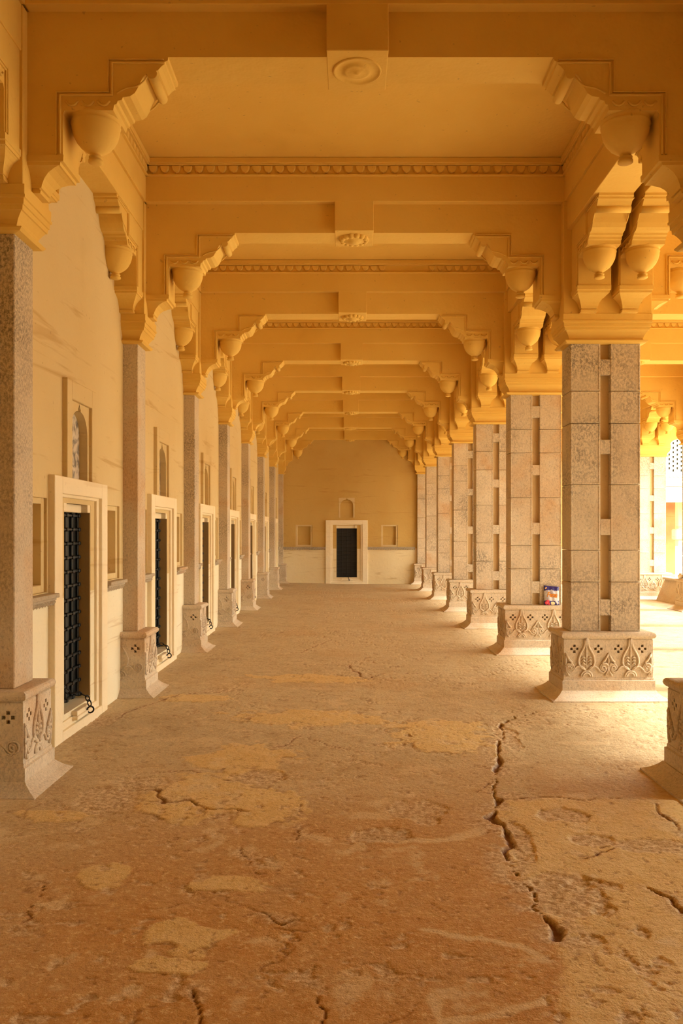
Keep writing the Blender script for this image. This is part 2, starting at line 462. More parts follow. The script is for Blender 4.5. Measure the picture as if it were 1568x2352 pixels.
# niche linings, arch surrounds, door surrounds: local +x points out of the wall, +y along it
def rng(bm, y0, y1, z0, z1, t0, t1, b=.004): box(bm, t0, t1, y0, y1, z0, z1, b)
bm = bmesh.new()
for a, b_, c, d in ((-.265, -.205, 1.18, 1.87), (.205, .265, 1.18, 1.87), (-.205, .205, 1.18, 1.235), (-.205, .205, 1.825, 1.87)):
    rng(bm, a, b_, c, d, -.108, -.020, .003)
ME_NICHE = mesh('niche_surround', bm, 'cream')
# door surround
def frame_ring(bm, ho, hi, zo, zi, zb, zbi, t0, t1):
    rng(bm, -ho, -hi, zb, zo, t0, t1); rng(bm, hi, ho, zb, zo, t0, t1)
    rng(bm, -hi, hi, zi, zo, t0, t1)
    if zbi > zb: rng(bm, -hi, hi, zb, zbi, t0, t1)
bm = bmesh.new(); frame_ring(bm, .666, .50, 2.02, 1.89, -.02, .075, -.01, .050)
ME_DOUT = mesh('outer_frame', bm, 'lime')
bm = bmesh.new(); frame_ring(bm, .505, .44, 1.895, 1.865, .06, .13, -.01, .022)
ME_DIN = mesh('inner_frame', bm, 'lime')
bm = bmesh.new()
rng(bm, -.33, -.26, 1.76, 1.85, -.15, -.001); rng(bm, .26, .33, 1.76, 1.85, -.15, -.001); rng(bm, -.26, .26, 1.76, 1.85, -.15, -.055)
rng(bm, -.26, .26, 1.825, 1.85, -.06, -.02)
ME_LINT = mesh('lintel', bm, 'lime')
ME_JAMB = []
for s_ in (-1, 1):
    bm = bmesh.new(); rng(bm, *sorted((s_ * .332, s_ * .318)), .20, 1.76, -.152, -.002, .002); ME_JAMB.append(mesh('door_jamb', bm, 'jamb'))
bm = bmesh.new(); rng(bm, -.16, .16, .10, .165, 0, .05); rng(bm, -.2, .2, .10, .13, 0, .065)
ME_STEP = mesh('threshold_block', bm, 'lime')
bm = bmesh.new(); rng(bm, -.33, .33, .20, 1.76, -.15, -.115)
ME_LEAF = mesh('door_leaf', bm, 'door')
bm = bmesh.new()
rng(bm, -.33, .33, -.011, .011, -.118, -.088, .006)
for k in range(5): rng(bm, -.305 + .1525 * k - .02, -.305 + .1525 * k + .02, -.016, .016, -.1, -.076, .007)
ME_RAIL = mesh('door_rail', bm, 'door')
bm = bmesh.new(); rng(bm, -.014, .014, .20, 1.76, -.118, -.094, .004)
ME_STILE = mesh('door_stile', bm, 'door')
def link_mesh():
    bm = bmesh.new(); pts = []
    for k in range(14):
        a = 2 * math.pi * k / 14
        pts.append((math.cos(a) * .030, 0, math.sin(a) * .016))
    tube(bm, pts, .0055, 6, True)
    return mesh('chain_link', bm, 'iron')
ME_LINK = link_mesh()
bm = bmesh.new(); tube(bm, [(math.cos(a) * .026, 0, math.sin(a) * .026) for a in [2 * math.pi * k / 16 for k in range(16)]], .007, 6, True)
ME_RING = mesh('ring', bm, 'iron')
# blind arch
bm = bmesh.new()
rng(bm, -.366, -.25, 2.02, 2.82, -.01, .041); rng(bm, .25, .366, 2.02, 2.82, -.01, .041); rng(bm, -.25, .25, 2.67, 2.82, -.01, .041)
ME_APAN = mesh('raised_panel', bm, 'cream')
def arch_pts(hw, zs, zt):
    p = []
    for k in range(0, 11):
        a = math.pi * k / 20
        p.append((hw * math.cos(a) ** .9, zs + (zt - zs - .035) * math.sin(a)))
    p[-1] = (.030, zt - .036)
    p += [(.034, zt - .02), (.012, zt)]
    return p
bm = bmesh.new()
half = arch_pts(.207, 2.42, 2.645)
cv = [(.207, 2.04)] + half
cv = cv + [(-a, b) for a, b in cv[::-1]]
outer = [(.25, 2.04), (.25, 2.42), (.25, 2.67), (-.25, 2.67), (-.25, 2.42), (-.25, 2.04)]
n = len(cv)
def ring_face(t):
    vi = [bm.verts.new((t, a, b)) for a, b in cv]
    vo = [bm.verts.new((t, a, b)) for a, b in [(.25, 2.04), (.25, 2.67), (-.25, 2.67), (-.25, 2.04)]]
    h = n // 2
    tr = bm.verts.new((t, 0, 2.67))
    bm.faces.new([vo[0], vo[1]] + [tr] + vi[:h][::-1])
    bm.faces.new([tr, vo[2], vo[3]] + vi[h:][::-1])
    return vi, vo
fi, _ = ring_face(.013); bi, _ = ring_face(-.058)
bm.faces.new  # side faces of the opening follow
for k in range(n - 1): bm.faces.new((fi[k], fi[k + 1], bi[k + 1], bi[k]))
ME_ARCH = mesh('arch_surround', bm, 'cream')
bm = bmesh.new(); rng(bm, -.205, .205, 2.04, 2.64, -.061, -.055, 0)
ME_PANE = mesh('pane', bm, 'pane')
bm = bmesh.new(); rng(bm, -.205, .205, 2.04, 2.64, -.061, -.055, 0)
ME_BLANK = mesh('blank_panel', bm, 'cream')

# carved stone ledge (local y 0..L)
def ledge_mesh(L):
    bm = bmesh.new()
    rng(bm, 0, L, 1.140, 1.172, -.02, .085, .004); rng(bm, 0, L, 1.120, 1.142, -.02, .062, .003)
    nn = max(2, int(L / .052)); st = L / nn
    for k in range(nn):
        c = (k + .5) * st
        v = [bm.verts.new(p) for p in ((.05, c - st * .45, 1.122), (.05, c + st * .45, 1.122), (.048, c + st * .40, 1.095), (.045, c, 1.080), (.048, c - st * .40, 1.095), (.066, c, 1.108))]
        for a, b_ in ((0, 1), (1, 2), (2, 3), (3, 4), (4, 0)): bm.faces.new((v[a], v[b_], v[5]))
    rng(bm, 0, L, 1.088, 1.124, -.02, .046, .002)
    return mesh('carved_ledge', bm, 'grey_stone')

def place_door(n, base, rz, label, far=False, chain=True):
    d = tag(empty('door_%d' % n, base, rz), label, kind='structure')
    obj('outer_frame', ME_DOUT, d); obj('inner_frame', ME_DIN, d); obj('lintel', ME_LINT, d); obj('threshold_block', ME_STEP, d)
    for j in ME_JAMB: obj('door_jamb', j, d)
    lf = tag(obj('door_leaf', ME_LEAF, d), 'blue black studded door leaf')
    for k in range(14): obj('door_rail', ME_RAIL, lf, (0, 0, .22 + k * .1165))
    for k in range(5): obj('door_stile', ME_STILE, lf, (0, -.305 + .1525 * k, 0))
    if chain:
        pts = [(-.07, -.10, .33), (-.045, -.07, .295), (-.01, -.035, .285), (.03, .0, .272), (.06, .03, .25), (.075, .05, .21), (.078, .065, .165)]
        ring = obj('chain_ring', ME_RING, d, (.08, .075, .13), .5)
        ring['label'] = 'black iron ring at the end of the door chain'
        for k, (a, b_) in enumerate(zip(pts[:-1], pts[1:])):
            a, b_ = Vector(a), Vector(b_); mid = (a + b_) / 2
            l = obj('chain_link', ME_LINK, d, mid)
            q = (b_ - a).to_track_quat('X', 'Z')
            l.rotation_euler = (q @ Matrix.Rotation(math.pi / 2 * (k % 2), 3, 'X').to_quaternion()).to_euler()
    return d
def recolour(o, m):
    o.material_slots[0].link = 'OBJECT'; o.material_slots[0].material = M[m]
    return o
def place_window(n, base, rz, label, pane=True, far=False):
    w = tag(empty('window_%d' % n, base, rz), label, kind='structure')
    if far:
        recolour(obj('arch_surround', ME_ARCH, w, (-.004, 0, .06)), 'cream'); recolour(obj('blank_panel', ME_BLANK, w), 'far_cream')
        return
    obj('raised_panel', ME_APAN, w); obj('arch_surround', ME_ARCH, w)
    obj('pane' if pane else 'blank_panel', ME_PANE if pane else ME_BLANK, w)
ORD = ['nearest', 'second', 'third', 'fourth', 'fifth', 'sixth', 'seventh', 'eighth', 'ninth']
LEDGE = ledge_mesh(.54)
for k, c in enumerate(BAYS):
    base = (X_WALL, c, 0)
    lab = 'left wall doorway with stepped cream surround, %s doorway from the viewer' % ORD[k]
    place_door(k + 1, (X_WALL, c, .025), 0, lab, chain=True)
    lab = 'arched blind window above the %s left wall doorway' % ORD[k]
    place_window(k + 1, base, 0, lab, pane=k < 2)
    for s in (-1, 1):
        obj('niche_surround', ME_NICHE, wall_left, (X_WALL, c + s * .96, 0))
        obj('carved_ledge', LEDGE, wall_left, (X_WALL, c + (.666 if s > 0 else -.666 - .54), 0))
RF = -math.pi / 2
place_door(8, (FC, Y_FAR, 0), RF, 'black gridded double door in the middle of the far end wall')
place_window(8, (FC, Y_FAR, 0), RF, 'blank arched niche above the far end wall door', far=True)
LF = ledge_mesh(1.50)
for k in range(3): obj('carved_ledge', LF, wall_far, (2.86 + 1.5 * k, Y_FAR, 0), RF)
for cx_ in (FC,):
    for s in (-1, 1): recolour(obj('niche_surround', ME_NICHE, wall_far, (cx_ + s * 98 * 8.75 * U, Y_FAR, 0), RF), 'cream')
    obj('carved_ledge', LF, wall_far, (cx_ - .666 - 1.5, Y_FAR, 0), math.pi / 2).rotation_euler = (0, 0, RF)
    obj('carved_ledge', LF, wall_far, (cx_ + .666, Y_FAR, 0), RF)

# ------------------------------------------------------------------ brackets
def bracket_meshes():
    T = 95
    P = [(0, 1863), (602, 1863), (600, 1850), (590, 1846), (588, 1836), (574, 1826), (562, 1812), (545, 1806), (520, 1800), (505, 1788), (494, 1768),
         (484, 1745), (470, 1722), (452, 1710), (424, 1706), (420, 1696), (404, 1692), (400, 1680), (390, 1676), (386, 1655), (196, 1655),
         (189, 1640), (189, 1500), (189, 1455), (0, 1455)]
    bm = bmesh.new(); prism(bm, [(x * U, zu(z)) for x, z in P], -T * U, T * U)
    # roll on the upper scroll
    seg = 14
    a = [bm.verts.new(((538 + 20 * math.cos(2 * math.pi * k / seg)) * U, -(T + 2) * U, zu(1797 + 20 * math.sin(2 * math.pi * k / seg)))) for k in range(seg)]
    b = [bm.verts.new((v.co.x, (T + 2) * U, v.co.z)) for v in a]
    bm.faces.new(a); bm.faces.new(b[::-1])
    for k in range(seg): bm.faces.new((a[k], a[(k + 1) % seg], b[(k + 1) % seg], b[k])).smooth = True
    # bell shaped corbel with slab
    loft(bm, [(0, x * U, -w * U, w * U, zu(z)) for z, x, w in
              ((1347, 66, 40), (1349, 84, 50), (1362, 86, 50), (1364, 80, 46), (1369, 80, 46), (1371, 88, 50), (1384, 92, 52), (1404, 104, 60), (1422, 124, 72), (1434, 150, 84), (1440, 170, 92))])
    loft(bm, [(0, x * U, -w * U, w * U, zu(z)) for z, x, w in ((1440, 178, 96), (1452, 180, 97), (1454, 192, 101), (1478, 194, 101))])
    # scalloped leaf band over the pot
    for s in (-1, 1):
        for k in range(3):
            cx_ = 225 + k * 62
            tube(bm, [((cx_ - 24) * U, s * (T + 1) * U, zu(1690)), ((cx_ - 12) * U, s * (T + 3) * U, zu(1676)), (cx_ * U, s * (T + 4) * U, zu(1672)), ((cx_ + 12) * U, s * (T + 3) * U, zu(1676)), ((cx_ + 24) * U, s * (T + 1) * U, zu(1690))], 5 * U, 5)
    body = mesh('bracket', bm, 'ochre')
    frame = []
    for s in (-1, 1):
        bm = bmesh.new()
        y0, y1 = sorted((s * (T - 2) * U, s * (T + 8) * U))
        for off, w in ((0, 7), (14, 5)):
            for x0, x1, z0, z1 in ((176 - off, 176 - off + w, 1480, 1716 + off), (176 - off, 386 - off, 1709 + off, 1709 + off + w), (379 - off, 379 - off + w, 1712 + off, 1842 + off), (379 - off, 590 - off * .4, 1836 + off, 1836 + off + w)):
                box(bm, x0 * U, x1 * U, y0, y1, zu(z0), zu(z1), .003)
        # carved S line on the upper scroll
        tube(bm, [((400 + 120 * t) * U, s * (T + 1) * U, zu(1720 + 70 * t ** 1.6 + 10 * math.sin(6 * t))) for t in [k / 9 for k in range(10)]], 4 * U, 5)
        frame.append(mesh('step_moulding', bm, 'ochre'))
    bm = bmesh.new()
    lathe(bm, [(0, zu(1672)), (84 * U, zu(1671)), (97 * U, zu(1664)), (99 * U, zu(1655)), (95 * U, zu(1650)), (96 * U, zu(1640)), (98 * U, zu(1637)), (95 * U, zu(1633)), (94 * U, zu(1618)), (88 * U, zu(1594)),
               (76 * U, zu(1570)), (60 * U, zu(1550)), (42 * U, zu(1536)), (26 * U, zu(1527)), (21 * U, zu(1522)), (21 * U, zu(1517)), (28 * U, zu(1513)), (28 * U, zu(1509)), (22 * U, zu(1506)), (30 * U, zu(1499)), (30 * U, zu(1491)), (20 * U, zu(1486)), (0, zu(1485))], 24, 290 * U, 0)
    for k in range(8):
        a = math.pi * 2 * (k + .5) / 8
        cx_, cy_ = 290 * U + 88 * U * math.cos(a), 88 * U * math.sin(a)
        lathe(bm, [(0, zu(1690)), (12 * U, zu(1684)), (17 * U, zu(1672)), (12 * U, zu(1664)), (0, zu(1662))], 6, cx_, cy_)
    pot = mesh('hanging_pot', bm, 'ochre')
    return body, frame, pot
ME_BR, ME_BF, ME_POT = bracket_meshes()
def bracket(parent, loc, rz):
    b = obj('bracket', ME_BR, parent, loc, rz)
    for f in ME_BF: obj('step_moulding', f, b)
    obj('hanging_pot', ME_POT, b)

# ------------------------------------------------------------------ pedestal carving
def carve(bm, hw, ogees, crosses, palms, y):
    """relief on a face at local y (facing -y), in u units"""
    def P(x, z, d=0): return (x * U, y - d * U, zu(z))
    for c in ogees:
        for s in (-1, 1):
            pr = [(6, -640), (8, -665), (11, -690), (20, -712), (36, -738), (47, -765), (50, -790), (44, -812), (28, -830), (6, -838)]
            tube(bm, [P(c + s * a, z, 2) for a, z in pr], [8 * U] * 3 + [7.5 * U] * 7, 6)
            tube(bm, [P(c + s * a, z, 2) for a, z in ((8, -838), (26, -822), (56, -818), (72, -832), (84, -850), (104, -856), (118, -842), (116, -822), (102, -816), (94, -826), (100, -836))], 7 * U, 6)
            for k in range(3):
                tube(bm, [P(c + s * a, z, 1) for a, z in ((8, -770 - 20 * k), (20, -760 - 18 * k), (28, -768 - 20 * k))], 7 * U, 5)
        tube(bm, [P(c, -636, 4), P(c, -700, 3), P(c, -840, 2)], [9 * U, 6 * U, 4 * U], 6)
        for R in (34, 22):
            tube(bm, [P(c + R * math.cos(a), -880 + R * math.sin(a), 2) for a in [math.pi * k / 10 for k in range(11)]], 7 * U, 6)
        lathe_c = [P(c, -878, 0)]
    for c in palms:
        for s in (-1, 1):
            if abs(c + s * 30) > hw: continue
            tube(bm, [P(c, -745, 2), P(c + s * 12, -762, 3), P(c + s * 22, -780, 3), P(c + s * 36, -792, 3), P(c + s * 34, -806, 3), P(c + s * 14, -800, 3), P(c, -815, 2)], 8 * U, 6)
            for R in (20, 11):
                tube(bm, [P(c + s * 30 + R * math.cos(a), -822 + R * math.sin(a), 2) for a in [2 * math.pi * k / 12 for k in range(12)]], 6 * U, 5, True)
            tube(bm, [P(c, -815, 2), P(c + s * 5, -850, 2), P(c + s * 22, -876, 2)], 7 * U, 5)
        tube(bm, [P(c, -735, 2), P(c, -780, 3), P(c, -870, 2)], [4 * U, 7 * U, 4 * U], 5)
def cross_holes(crosses, z=-711):
    h = []
    for c in crosses:
        for dx, dz in ((0, 18), (0, -18), (18, 0), (-18, 0)):
            h.append(((c + dx - 7.5) * U, (c + dx + 7.5) * U, zu(z + dz - 7.5), zu(z + dz + 7.5), 24 * U))
    return h
DX, DY = 273, 161
def pedestal_meshes():
    bm = bmesh.new()
    loft(bm, [(-a * U, a * U, -b * U, b * U, zu(z)) for z, a, b in ((-1060, 360, 248), (-1016, 360, 248), (-1013, 350, 238), (-1000, 326, 214), (-984, 305, 193), (-972, 294, 182), (-966, 290, 178))])
    plinth = mesh('plinth', bm, 'carved')
    bm = bmesh.new()
    loft(bm, [(-a * U, a * U, -b * U, b * U, zu(z)) for z, a, b in ((-968, 284, 172), (-906, 284, 172), (-902, 276, 164), (-890, 276, 164), (-888, 272, 160))])
    # carved faces with pierced four petal marks
    for s in (-1, 1):
        cr = (-208, -61, 61, 208)
        plate(bm, -DX * U, DX * U, zu(-888), zu(-655), cross_holes(cr), lambda u, w, d, s=s: (s * u, s * (-DY * U + d), w))
        cr2 = (-90, 90)
        plate(bm, -DY * U, DY * U, zu(-888), zu(-655), cross_holes(cr2), lambda u, w, d, s=s: (s * (DX * U - d), s * u, w))
    t = bmesh.new(); carve(t, 262, (-135, 135), (), (0, 262, -262), -DY * U)
    sd = bmesh.new(); carve(sd, 150, (0,), (), (150, -150), -DX * U)
    for src, angs in ((t, (0, math.pi)), (sd, (math.pi / 2, -math.pi / 2))):
        me = bpy.data.meshes.new('tmp'); src.to_mesh(me); src.free()
        for a in angs:
            n0 = len(bm.verts); bm.from_mesh(me); bm.verts.ensure_lookup_table()
            bmesh.ops.rotate(bm, verts=bm.verts[n0:], cent=(0, 0, 0), matrix=Matrix.Rotation(a, 3, 'Z'))
        bpy.data.meshes.remove(me)
    die = mesh('carved_die', bm, 'carved', recalc=True)
    bm = bmesh.new()
    loft(bm, [(-a * U, a * U, -b * U, b * U, zu(z)) for z, a, b in ((-657, 270, 158), (-648, 272, 160), (-646, 280, 168), (-640, 286, 174), (-630, 289, 177), (-620, 286, 174), (-613, 279, 167), (-611, 270, 158))])
    torus = mesh('torus_moulding', bm, 'carved')
    return plinth, die, torus
ME_PL, ME_DIE, ME_TO = pedestal_meshes()

# ------------------------------------------------------------------ capital, impost, shaft
def cap_rings(hx, hy, ox=None):
    prof = ((1172, 4), (1176, 30), (1186, 40), (1190, 40), (1191, 12), (1204, 13), (1222, 20), (1240, 32), (1250, 40), (1252, 46), (1270, 48), (1272, 53), (1294, 54), (1296, 60), (1306, 61), (1308, 57), (1347, 58))
    return [(-(hx + p * U), hx + p * U, -(hy + p * U * .85), hy + p * U * .85, zu(z)) for z, p in prof]
bm = bmesh.new(); loft(bm, cap_rings(HX, HY)); ME_CAP = mesh('capital', bm, 'ochre')
bm = bmesh.new(); box(bm, -HX - 56 * U, HX + 56 * U, -HY - 44 * U, HY + 44 * U, zu(1347), zu(2040), .004); ME_IMP = mesh('impost', bm, 'ochre')
def block_mesh(x0, x1, hy, z0, z1):
    bm = bmesh.new()
    g = .002
    box(bm, x0, x1, -hy, hy, z0 + g, z1 - g, .005)
    for f in [f for f in bm.faces if abs(f.normal.y) > .99 and f.calc_area() > .05]:
        r = bmesh.ops.inset_region(bm, faces=[f], thickness=.012, depth=0)
        bmesh.ops.inset_region(bm, faces=[f], thickness=.004, depth=-.004)
    bm.normal_update()
    return mesh('stone_block', bm, 'stone')
JOINTS = [1175, 880, 680, 300, -108, -305, -611]
LEFTB = [block_mesh(-HX, -32 * U, HY, zu(b), zu(a)) for a, b in zip(JOINTS[:-1], JOINTS[1:])]
RIGHTB = [block_mesh(32 * U, HX, HY, zu(b), zu(a)) for a, b in zip(JOINTS[:-1], JOINTS[1:])]
bm = bmesh.new(); box(bm, -33 * U, 33 * U, -HY + 40 * U, HY - 40 * U, zu(-611), zu(1175)); ME_SLOT = mesh('slot_back', bm, 'slot')
BRIDGES = []
for a, b in ((1077, 980), (578, 491), (86, -13), (-413, -513)):
    bm = bmesh.new(); box(bm, -32.5 * U, 32.5 * U, -HY + 2 * U, HY - 2 * U, zu(b), zu(a), .004); BRIDGES.append(mesh('slot_bridge', bm, 'stone'))

def column(x, y, label, group):
    c = tag(empty('stone_column', (x, y, 0)), label, 'column', group)
    obj('plinth', ME_PL, c); obj('carved_die', ME_DIE, c); obj('torus_moulding', ME_TO, c)
    for m_ in LEFTB + RIGHTB: obj('stone_block', m_, c)
    obj('slot_back', ME_SLOT, c)
    for m_ in BRIDGES: obj('slot_bridge', m_, c)
    obj('capital', ME_CAP, c); obj('impost', ME_IMP, c)
    for s, rz in ((1, 0), (-1, math.pi)): bracket(c, (s * HX, 0, 0), rz)
    for s, rz in ((1, math.pi / 2), (-1, -math.pi / 2)):
        for q in (-1, 1): bracket(c, (q * 126 * U, s * HY, 0), rz)
    return c
GR = 'freestanding stone columns right of the aisle'
RLAB = {1: 'stone column base cut off by the right edge of the picture',
        2: 'large stone column standing in full view at right, nearest full one',
        3: 'stone column carrying the detergent packet on its base',
        4: 'fourth stone column on the right, dark streaked, behind the packet column',
        5: 'fifth stone column on the right of the aisle',
        6: 'sixth stone column on the right, third from the end wall',
        7: 'seventh stone column on the right, next to last',
        8: 'last stone column on the right, set against the end wall'}
for i in ROWS: column(X_R + (.045 if i == 1 else 0), yc(i), RLAB[i], GR)
def xrr(i): return 7.37
GO = 'outer stone columns facing the courtyard'
for i in ROWS:
    lab = {5: 'outer column base with a small white pot, at the right edge', 6: 'sunlit pale outer column behind the large right column'}.get(i, '%s outer courtyard column of its row, counted from the viewer' % ORD[i - 1])
    column(xrr(i), yc(i), lab, GO)

# ------------------------------------------------------------------ engaged pilasters on the left wall
PW = X_PIL - X_WALL
def pil_loft(prof, mat, name):
    """(z, offset) square section engaged in the wall; local x=0 on the wall plane"""
    bm = bmesh.new()
    loft(bm, [(-.05, PW + o * U, -(95 + o) * U, (95 + o) * U, zu(z)) for z, o in prof])
    return mesh(name, bm, mat)
ME_LPL = pil_loft(((-1060, 125), (-1000, 125), (-997, 118), (-984, 96), (-966, 76), (-956, 66), (-950, 62)), 'carved', 'plinth')
ME_LTO = pil_loft(((-657, 52), (-648, 54), (-646, 62), (-640, 68), (-630, 71), (-620, 68), (-613, 61), (-611, 52)), 'carved', 'torus_moulding')
bm = bmesh.new()
loft(bm, [(-.05, PW + o * U, -(95 + o) * U, (95 + o) * U, zu(z)) for z, o in ((-955, 66), (-906, 66), (-902, 58), (-890, 58), (-888, 54))])
hh = (95 + 55)
plate(bm, -hh * U, hh * U, zu(-888), zu(-655), cross_holes((-90, 90)), lambda u, w, d: (PW + 55 * U - d, u, w))
for s in (-1, 1):
    plate(bm, -.02, PW + 55 * U, zu(-888), zu(-655), cross_holes((92,)), lambda u, w, d, s=s: (u, s * (hh * U - d), w))
t = bmesh.new(); carve(t, 140, (0,), (), (140, -140), -(PW + 55 * U))
me = bpy.data.meshes.new('tmp'); t.to_mesh(me); t.free()
n0 = len(bm.verts); bm.from_mesh(me); bm.verts.ensure_lookup_table()
bmesh.ops.rotate(bm, verts=bm.verts[n0:], cent=(0, 0, 0), matrix=Matrix.Rotation(math.pi / 2, 3, 'Z'))
bpy.data.meshes.remove(me)
for s in (-1, 1):
    def P(x, z): return (x * U, s * (hh + 2) * U, zu(z))
    tube(bm, [P(8, -690), P(18, -712), P(34, -738), P(45, -765), P(48, -790), P(42, -812), P(26, -830), P(6, -838)], 5.5 * U, 6)
    tube(bm, [P(6, -838), P(26, -822), P(56, -818), P(72, -832), P(84, -850), P(104, -856), P(118, -842), P(116, -822), P(102, -816)], 5 * U, 6)
    for R in (24, 13): tube(bm, [P(112 + R * math.cos(a), -826 + R * math.sin(a)) for a in [2 * math.pi * k / 12 for k in range(12)]], 4.5 * U, 5, True)
    for R in (34, 22): tube(bm, [P(R * math.cos(a), -880 + R * math.sin(a)) for a in [math.pi / 2 * k / 6 for k in range(7)]], 5 * U, 6)
ME_LDIE = mesh('carved_die', bm, 'carved')
bm = bmesh.new(); box(bm, -.05, PW, -95 * U, 95 * U, zu(-611), zu(1175), .006); ME_LSH = mesh('shaft', bm, 'stone')
bm = bmesh.new()
loft(bm, [(-.05, PW + p * U, -(95 + p * .85) * U, (95 + p * .85) * U, zu(z)) for z, p in ((1172, 4), (1176, 30), (1186, 40), (1190, 40), (1191, 12), (1204, 13), (1222, 20), (1240, 32), (1250, 40), (1252, 46), (1270, 48), (1272, 53), (1294, 54), (1296, 60), (1306, 61), (1308, 57), (1347, 58))])
ME_LCAP = mesh('capital', bm, 'ochre')
bm = bmesh.new(); box(bm, -.05, PW + 50 * U, -139 * U, 139 * U, zu(1347), zu(2040), .004); ME_LIMP = mesh('impost', bm, 'ochre')
for i in ROWS:
    lab = {1: 'granite pilaster cut off by the left edge of the picture', 8: 'last granite pilaster in the corner of the end wall'}.get(i, '%s granite pilaster from the viewer on the left wall' % ORD[i - 1])
    p = tag(empty('wall_pilaster', (X_WALL, yc(i), 0)), lab, 'pilaster', 'granite pilasters on the left wall')
    for nm, m_ in (('plinth', ME_LPL), ('carved_die', ME_LDIE), ('torus_moulding', ME_LTO), ('shaft', ME_LSH), ('capital', ME_LCAP), ('impost', ME_LIMP)):
        obj(nm, m_, p)
    bracket(p, (PW, 0, 0), 0)
    for s, rz in ((1, math.pi / 2), (-1, -math.pi / 2)): bracket(p, (36 * U, s * 95 * U, 0), rz)

# ------------------------------------------------------------------ beams with friezes
def leaf_into(bm, at):
    """hanging scallop; at(u, out, z) -> point, u along the frieze"""
    pts = [(-30, 0, 0), (30, 0, 0), (27, 0, -22), (16, 0, -40), (0, 0, -47), (-16, 0, -40), (-27, 0, -22)]
    v = [bm.verts.new(at(a * U, 2 * U, c * U)) for a, b_, c in pts]
    w = [bm.verts.new(at(a * U * .78, 13 * U, c * U * .85 - 2 * U)) for a, b_, c in pts]
    bm.faces.new(w)
    for k in range(7): bm.faces.new((v[k], v[(k + 1) % 7], w[(k + 1) % 7], w[k]))
bm = bmesh.new(); leaf_into(bm, lambda u, o, z: (u, -o, z)); ME_LEAFL = mesh('frieze_leaf', bm, 'ochre')
def rosette(kind):
    bm = bmesh.new()
    z0 = zu(1863)
    if kind == 0:
        lathe(bm, [(98 * U, z0 + .002), (98 * U, z0 - 5 * U), (93 * U, z0 - 8 * U), (88 * U, z0 - 4 * U), (58 * U, z0 - 2 * U), (52 * U, z0 - 8 * U), (42 * U, z0 - 10 * U), (20 * U, z0 - 8 * U), (9 * U, z0 - 14 * U), (0, z0 - 17 * U)], 32)
    else:
        lathe(bm, [(84 * U, z0 + .002), (82 * U, z0 - 14 * U), (70 * U, z0 - 20 * U), (40 * U, z0 - 20 * U), (34 * U, z0 - 30 * U), (0, z0 - 36 * U)], 28)
        for k in range(14):
            a = 2 * math.pi * k / 14
            lathe(bm, [(20 * U, z0 + .001), (19 * U, z0 - 12 * U), (13 * U, z0 - 23 * U), (0, z0 - 27 * U)], 8, 76 * U * math.cos(a), 76 * U * math.sin(a))
    return mesh('rosette', bm, 'ochre')
ROS = [rosette(0), rosette(1)]
def frieze_strip(bm, L, at):
    nn = int(L / (70 * U)); st = L / nn
    for k in range(nn): leaf_into(bm, lambda u, o, z, k=k: at(-L / 2 + (k + .5) * st + u, o, z))
ZL = zu(2256)
def beam_meshes(L, tagname):
    r = {}
    bm = bmesh.new(); box(bm, -L / 2, L / 2, -95 * U, 95 * U, zu(1863), zu(2300) - .001); r['web'] = mesh('web', bm, 'ochre')
    bm = bmesh.new(); box(bm, -120 * U, 120 * U, -143 * U, 143 * U, zu(1861), zu(2100), .004); r['centre_block'] = mesh('centre_block', bm, 'ochre')
    bm = bmesh.new(); box(bm, -L / 2, L / 2, -144 * U, 144 * U, zu(2040), zu(2300) - .002, .004); r['fascia'] = mesh('fascia', bm, 'ochre')
    bm = bmesh.new()
    for s in (-1, 1):
        for o, z0, z1 in ((176, 2266, 2298), (168, 2258, 2267), (160, 2192, 2203)):
            y0, y1 = sorted((s * 140 * U, s * o * U)); box(bm, -L / 2, L / 2, y0, y1, zu(z0), zu(z1), .003)
    r['cornice'] = mesh('cornice', bm, 'ochre')
    for nm, ss in (('leaf_frieze_back', (1,)), ('leaf_frieze', (-1,))):
        bm = bmesh.new()
        for s in ss: frieze_strip(bm, L, lambda u, o, z, s=s: (u, s * (144 * U + o), ZL + z))
        r[nm] = mesh(nm, bm, 'ochre')
    return r
L1 = 2684 * U; C1 = (X_PIL + X_R - HX) / 2
BM1 = beam_meshes(L1, 'a')
NLEAF = int(L1 / (70 * U))
for i in [0] + ROWS:
    lab = {0: 'ceiling beam above the viewer', 1: 'nearest ochre ceiling beam across the aisle, with plain ring medallion', 8: 'last ceiling beam against the end wall'}.get(i, '%s ochre ceiling beam across the aisle with flower boss' % ORD[i - 1])
    if i == 0: continue
    b = tag(empty('ceiling_beam', (C1, yc(i), 0)), lab, 'beam', 'ceiling beams across the aisle')
    for nm in ('web', 'centre_block', 'fascia', 'cornice'): obj(nm, BM1[nm], b)
    tag(obj('leaf_frieze', BM1['leaf_frieze_back'], b), kind='stuff')
    if i in (2, 3, 4):
        st = L1 / NLEAF
        for k in range(NLEAF):
            if i == 3 and 23 <= k <= 27: continue          # broken stretch of the frieze
            obj('frieze_leaf', ME_LEAFL, b, (-L1 / 2 + (k + .5) * st, -144 * U, ZL))
    else: tag(obj('leaf_frieze', BM1['leaf_frieze'], b), kind='stuff')
    obj('rosette', ROS[0 if i == 1 else 1], b)
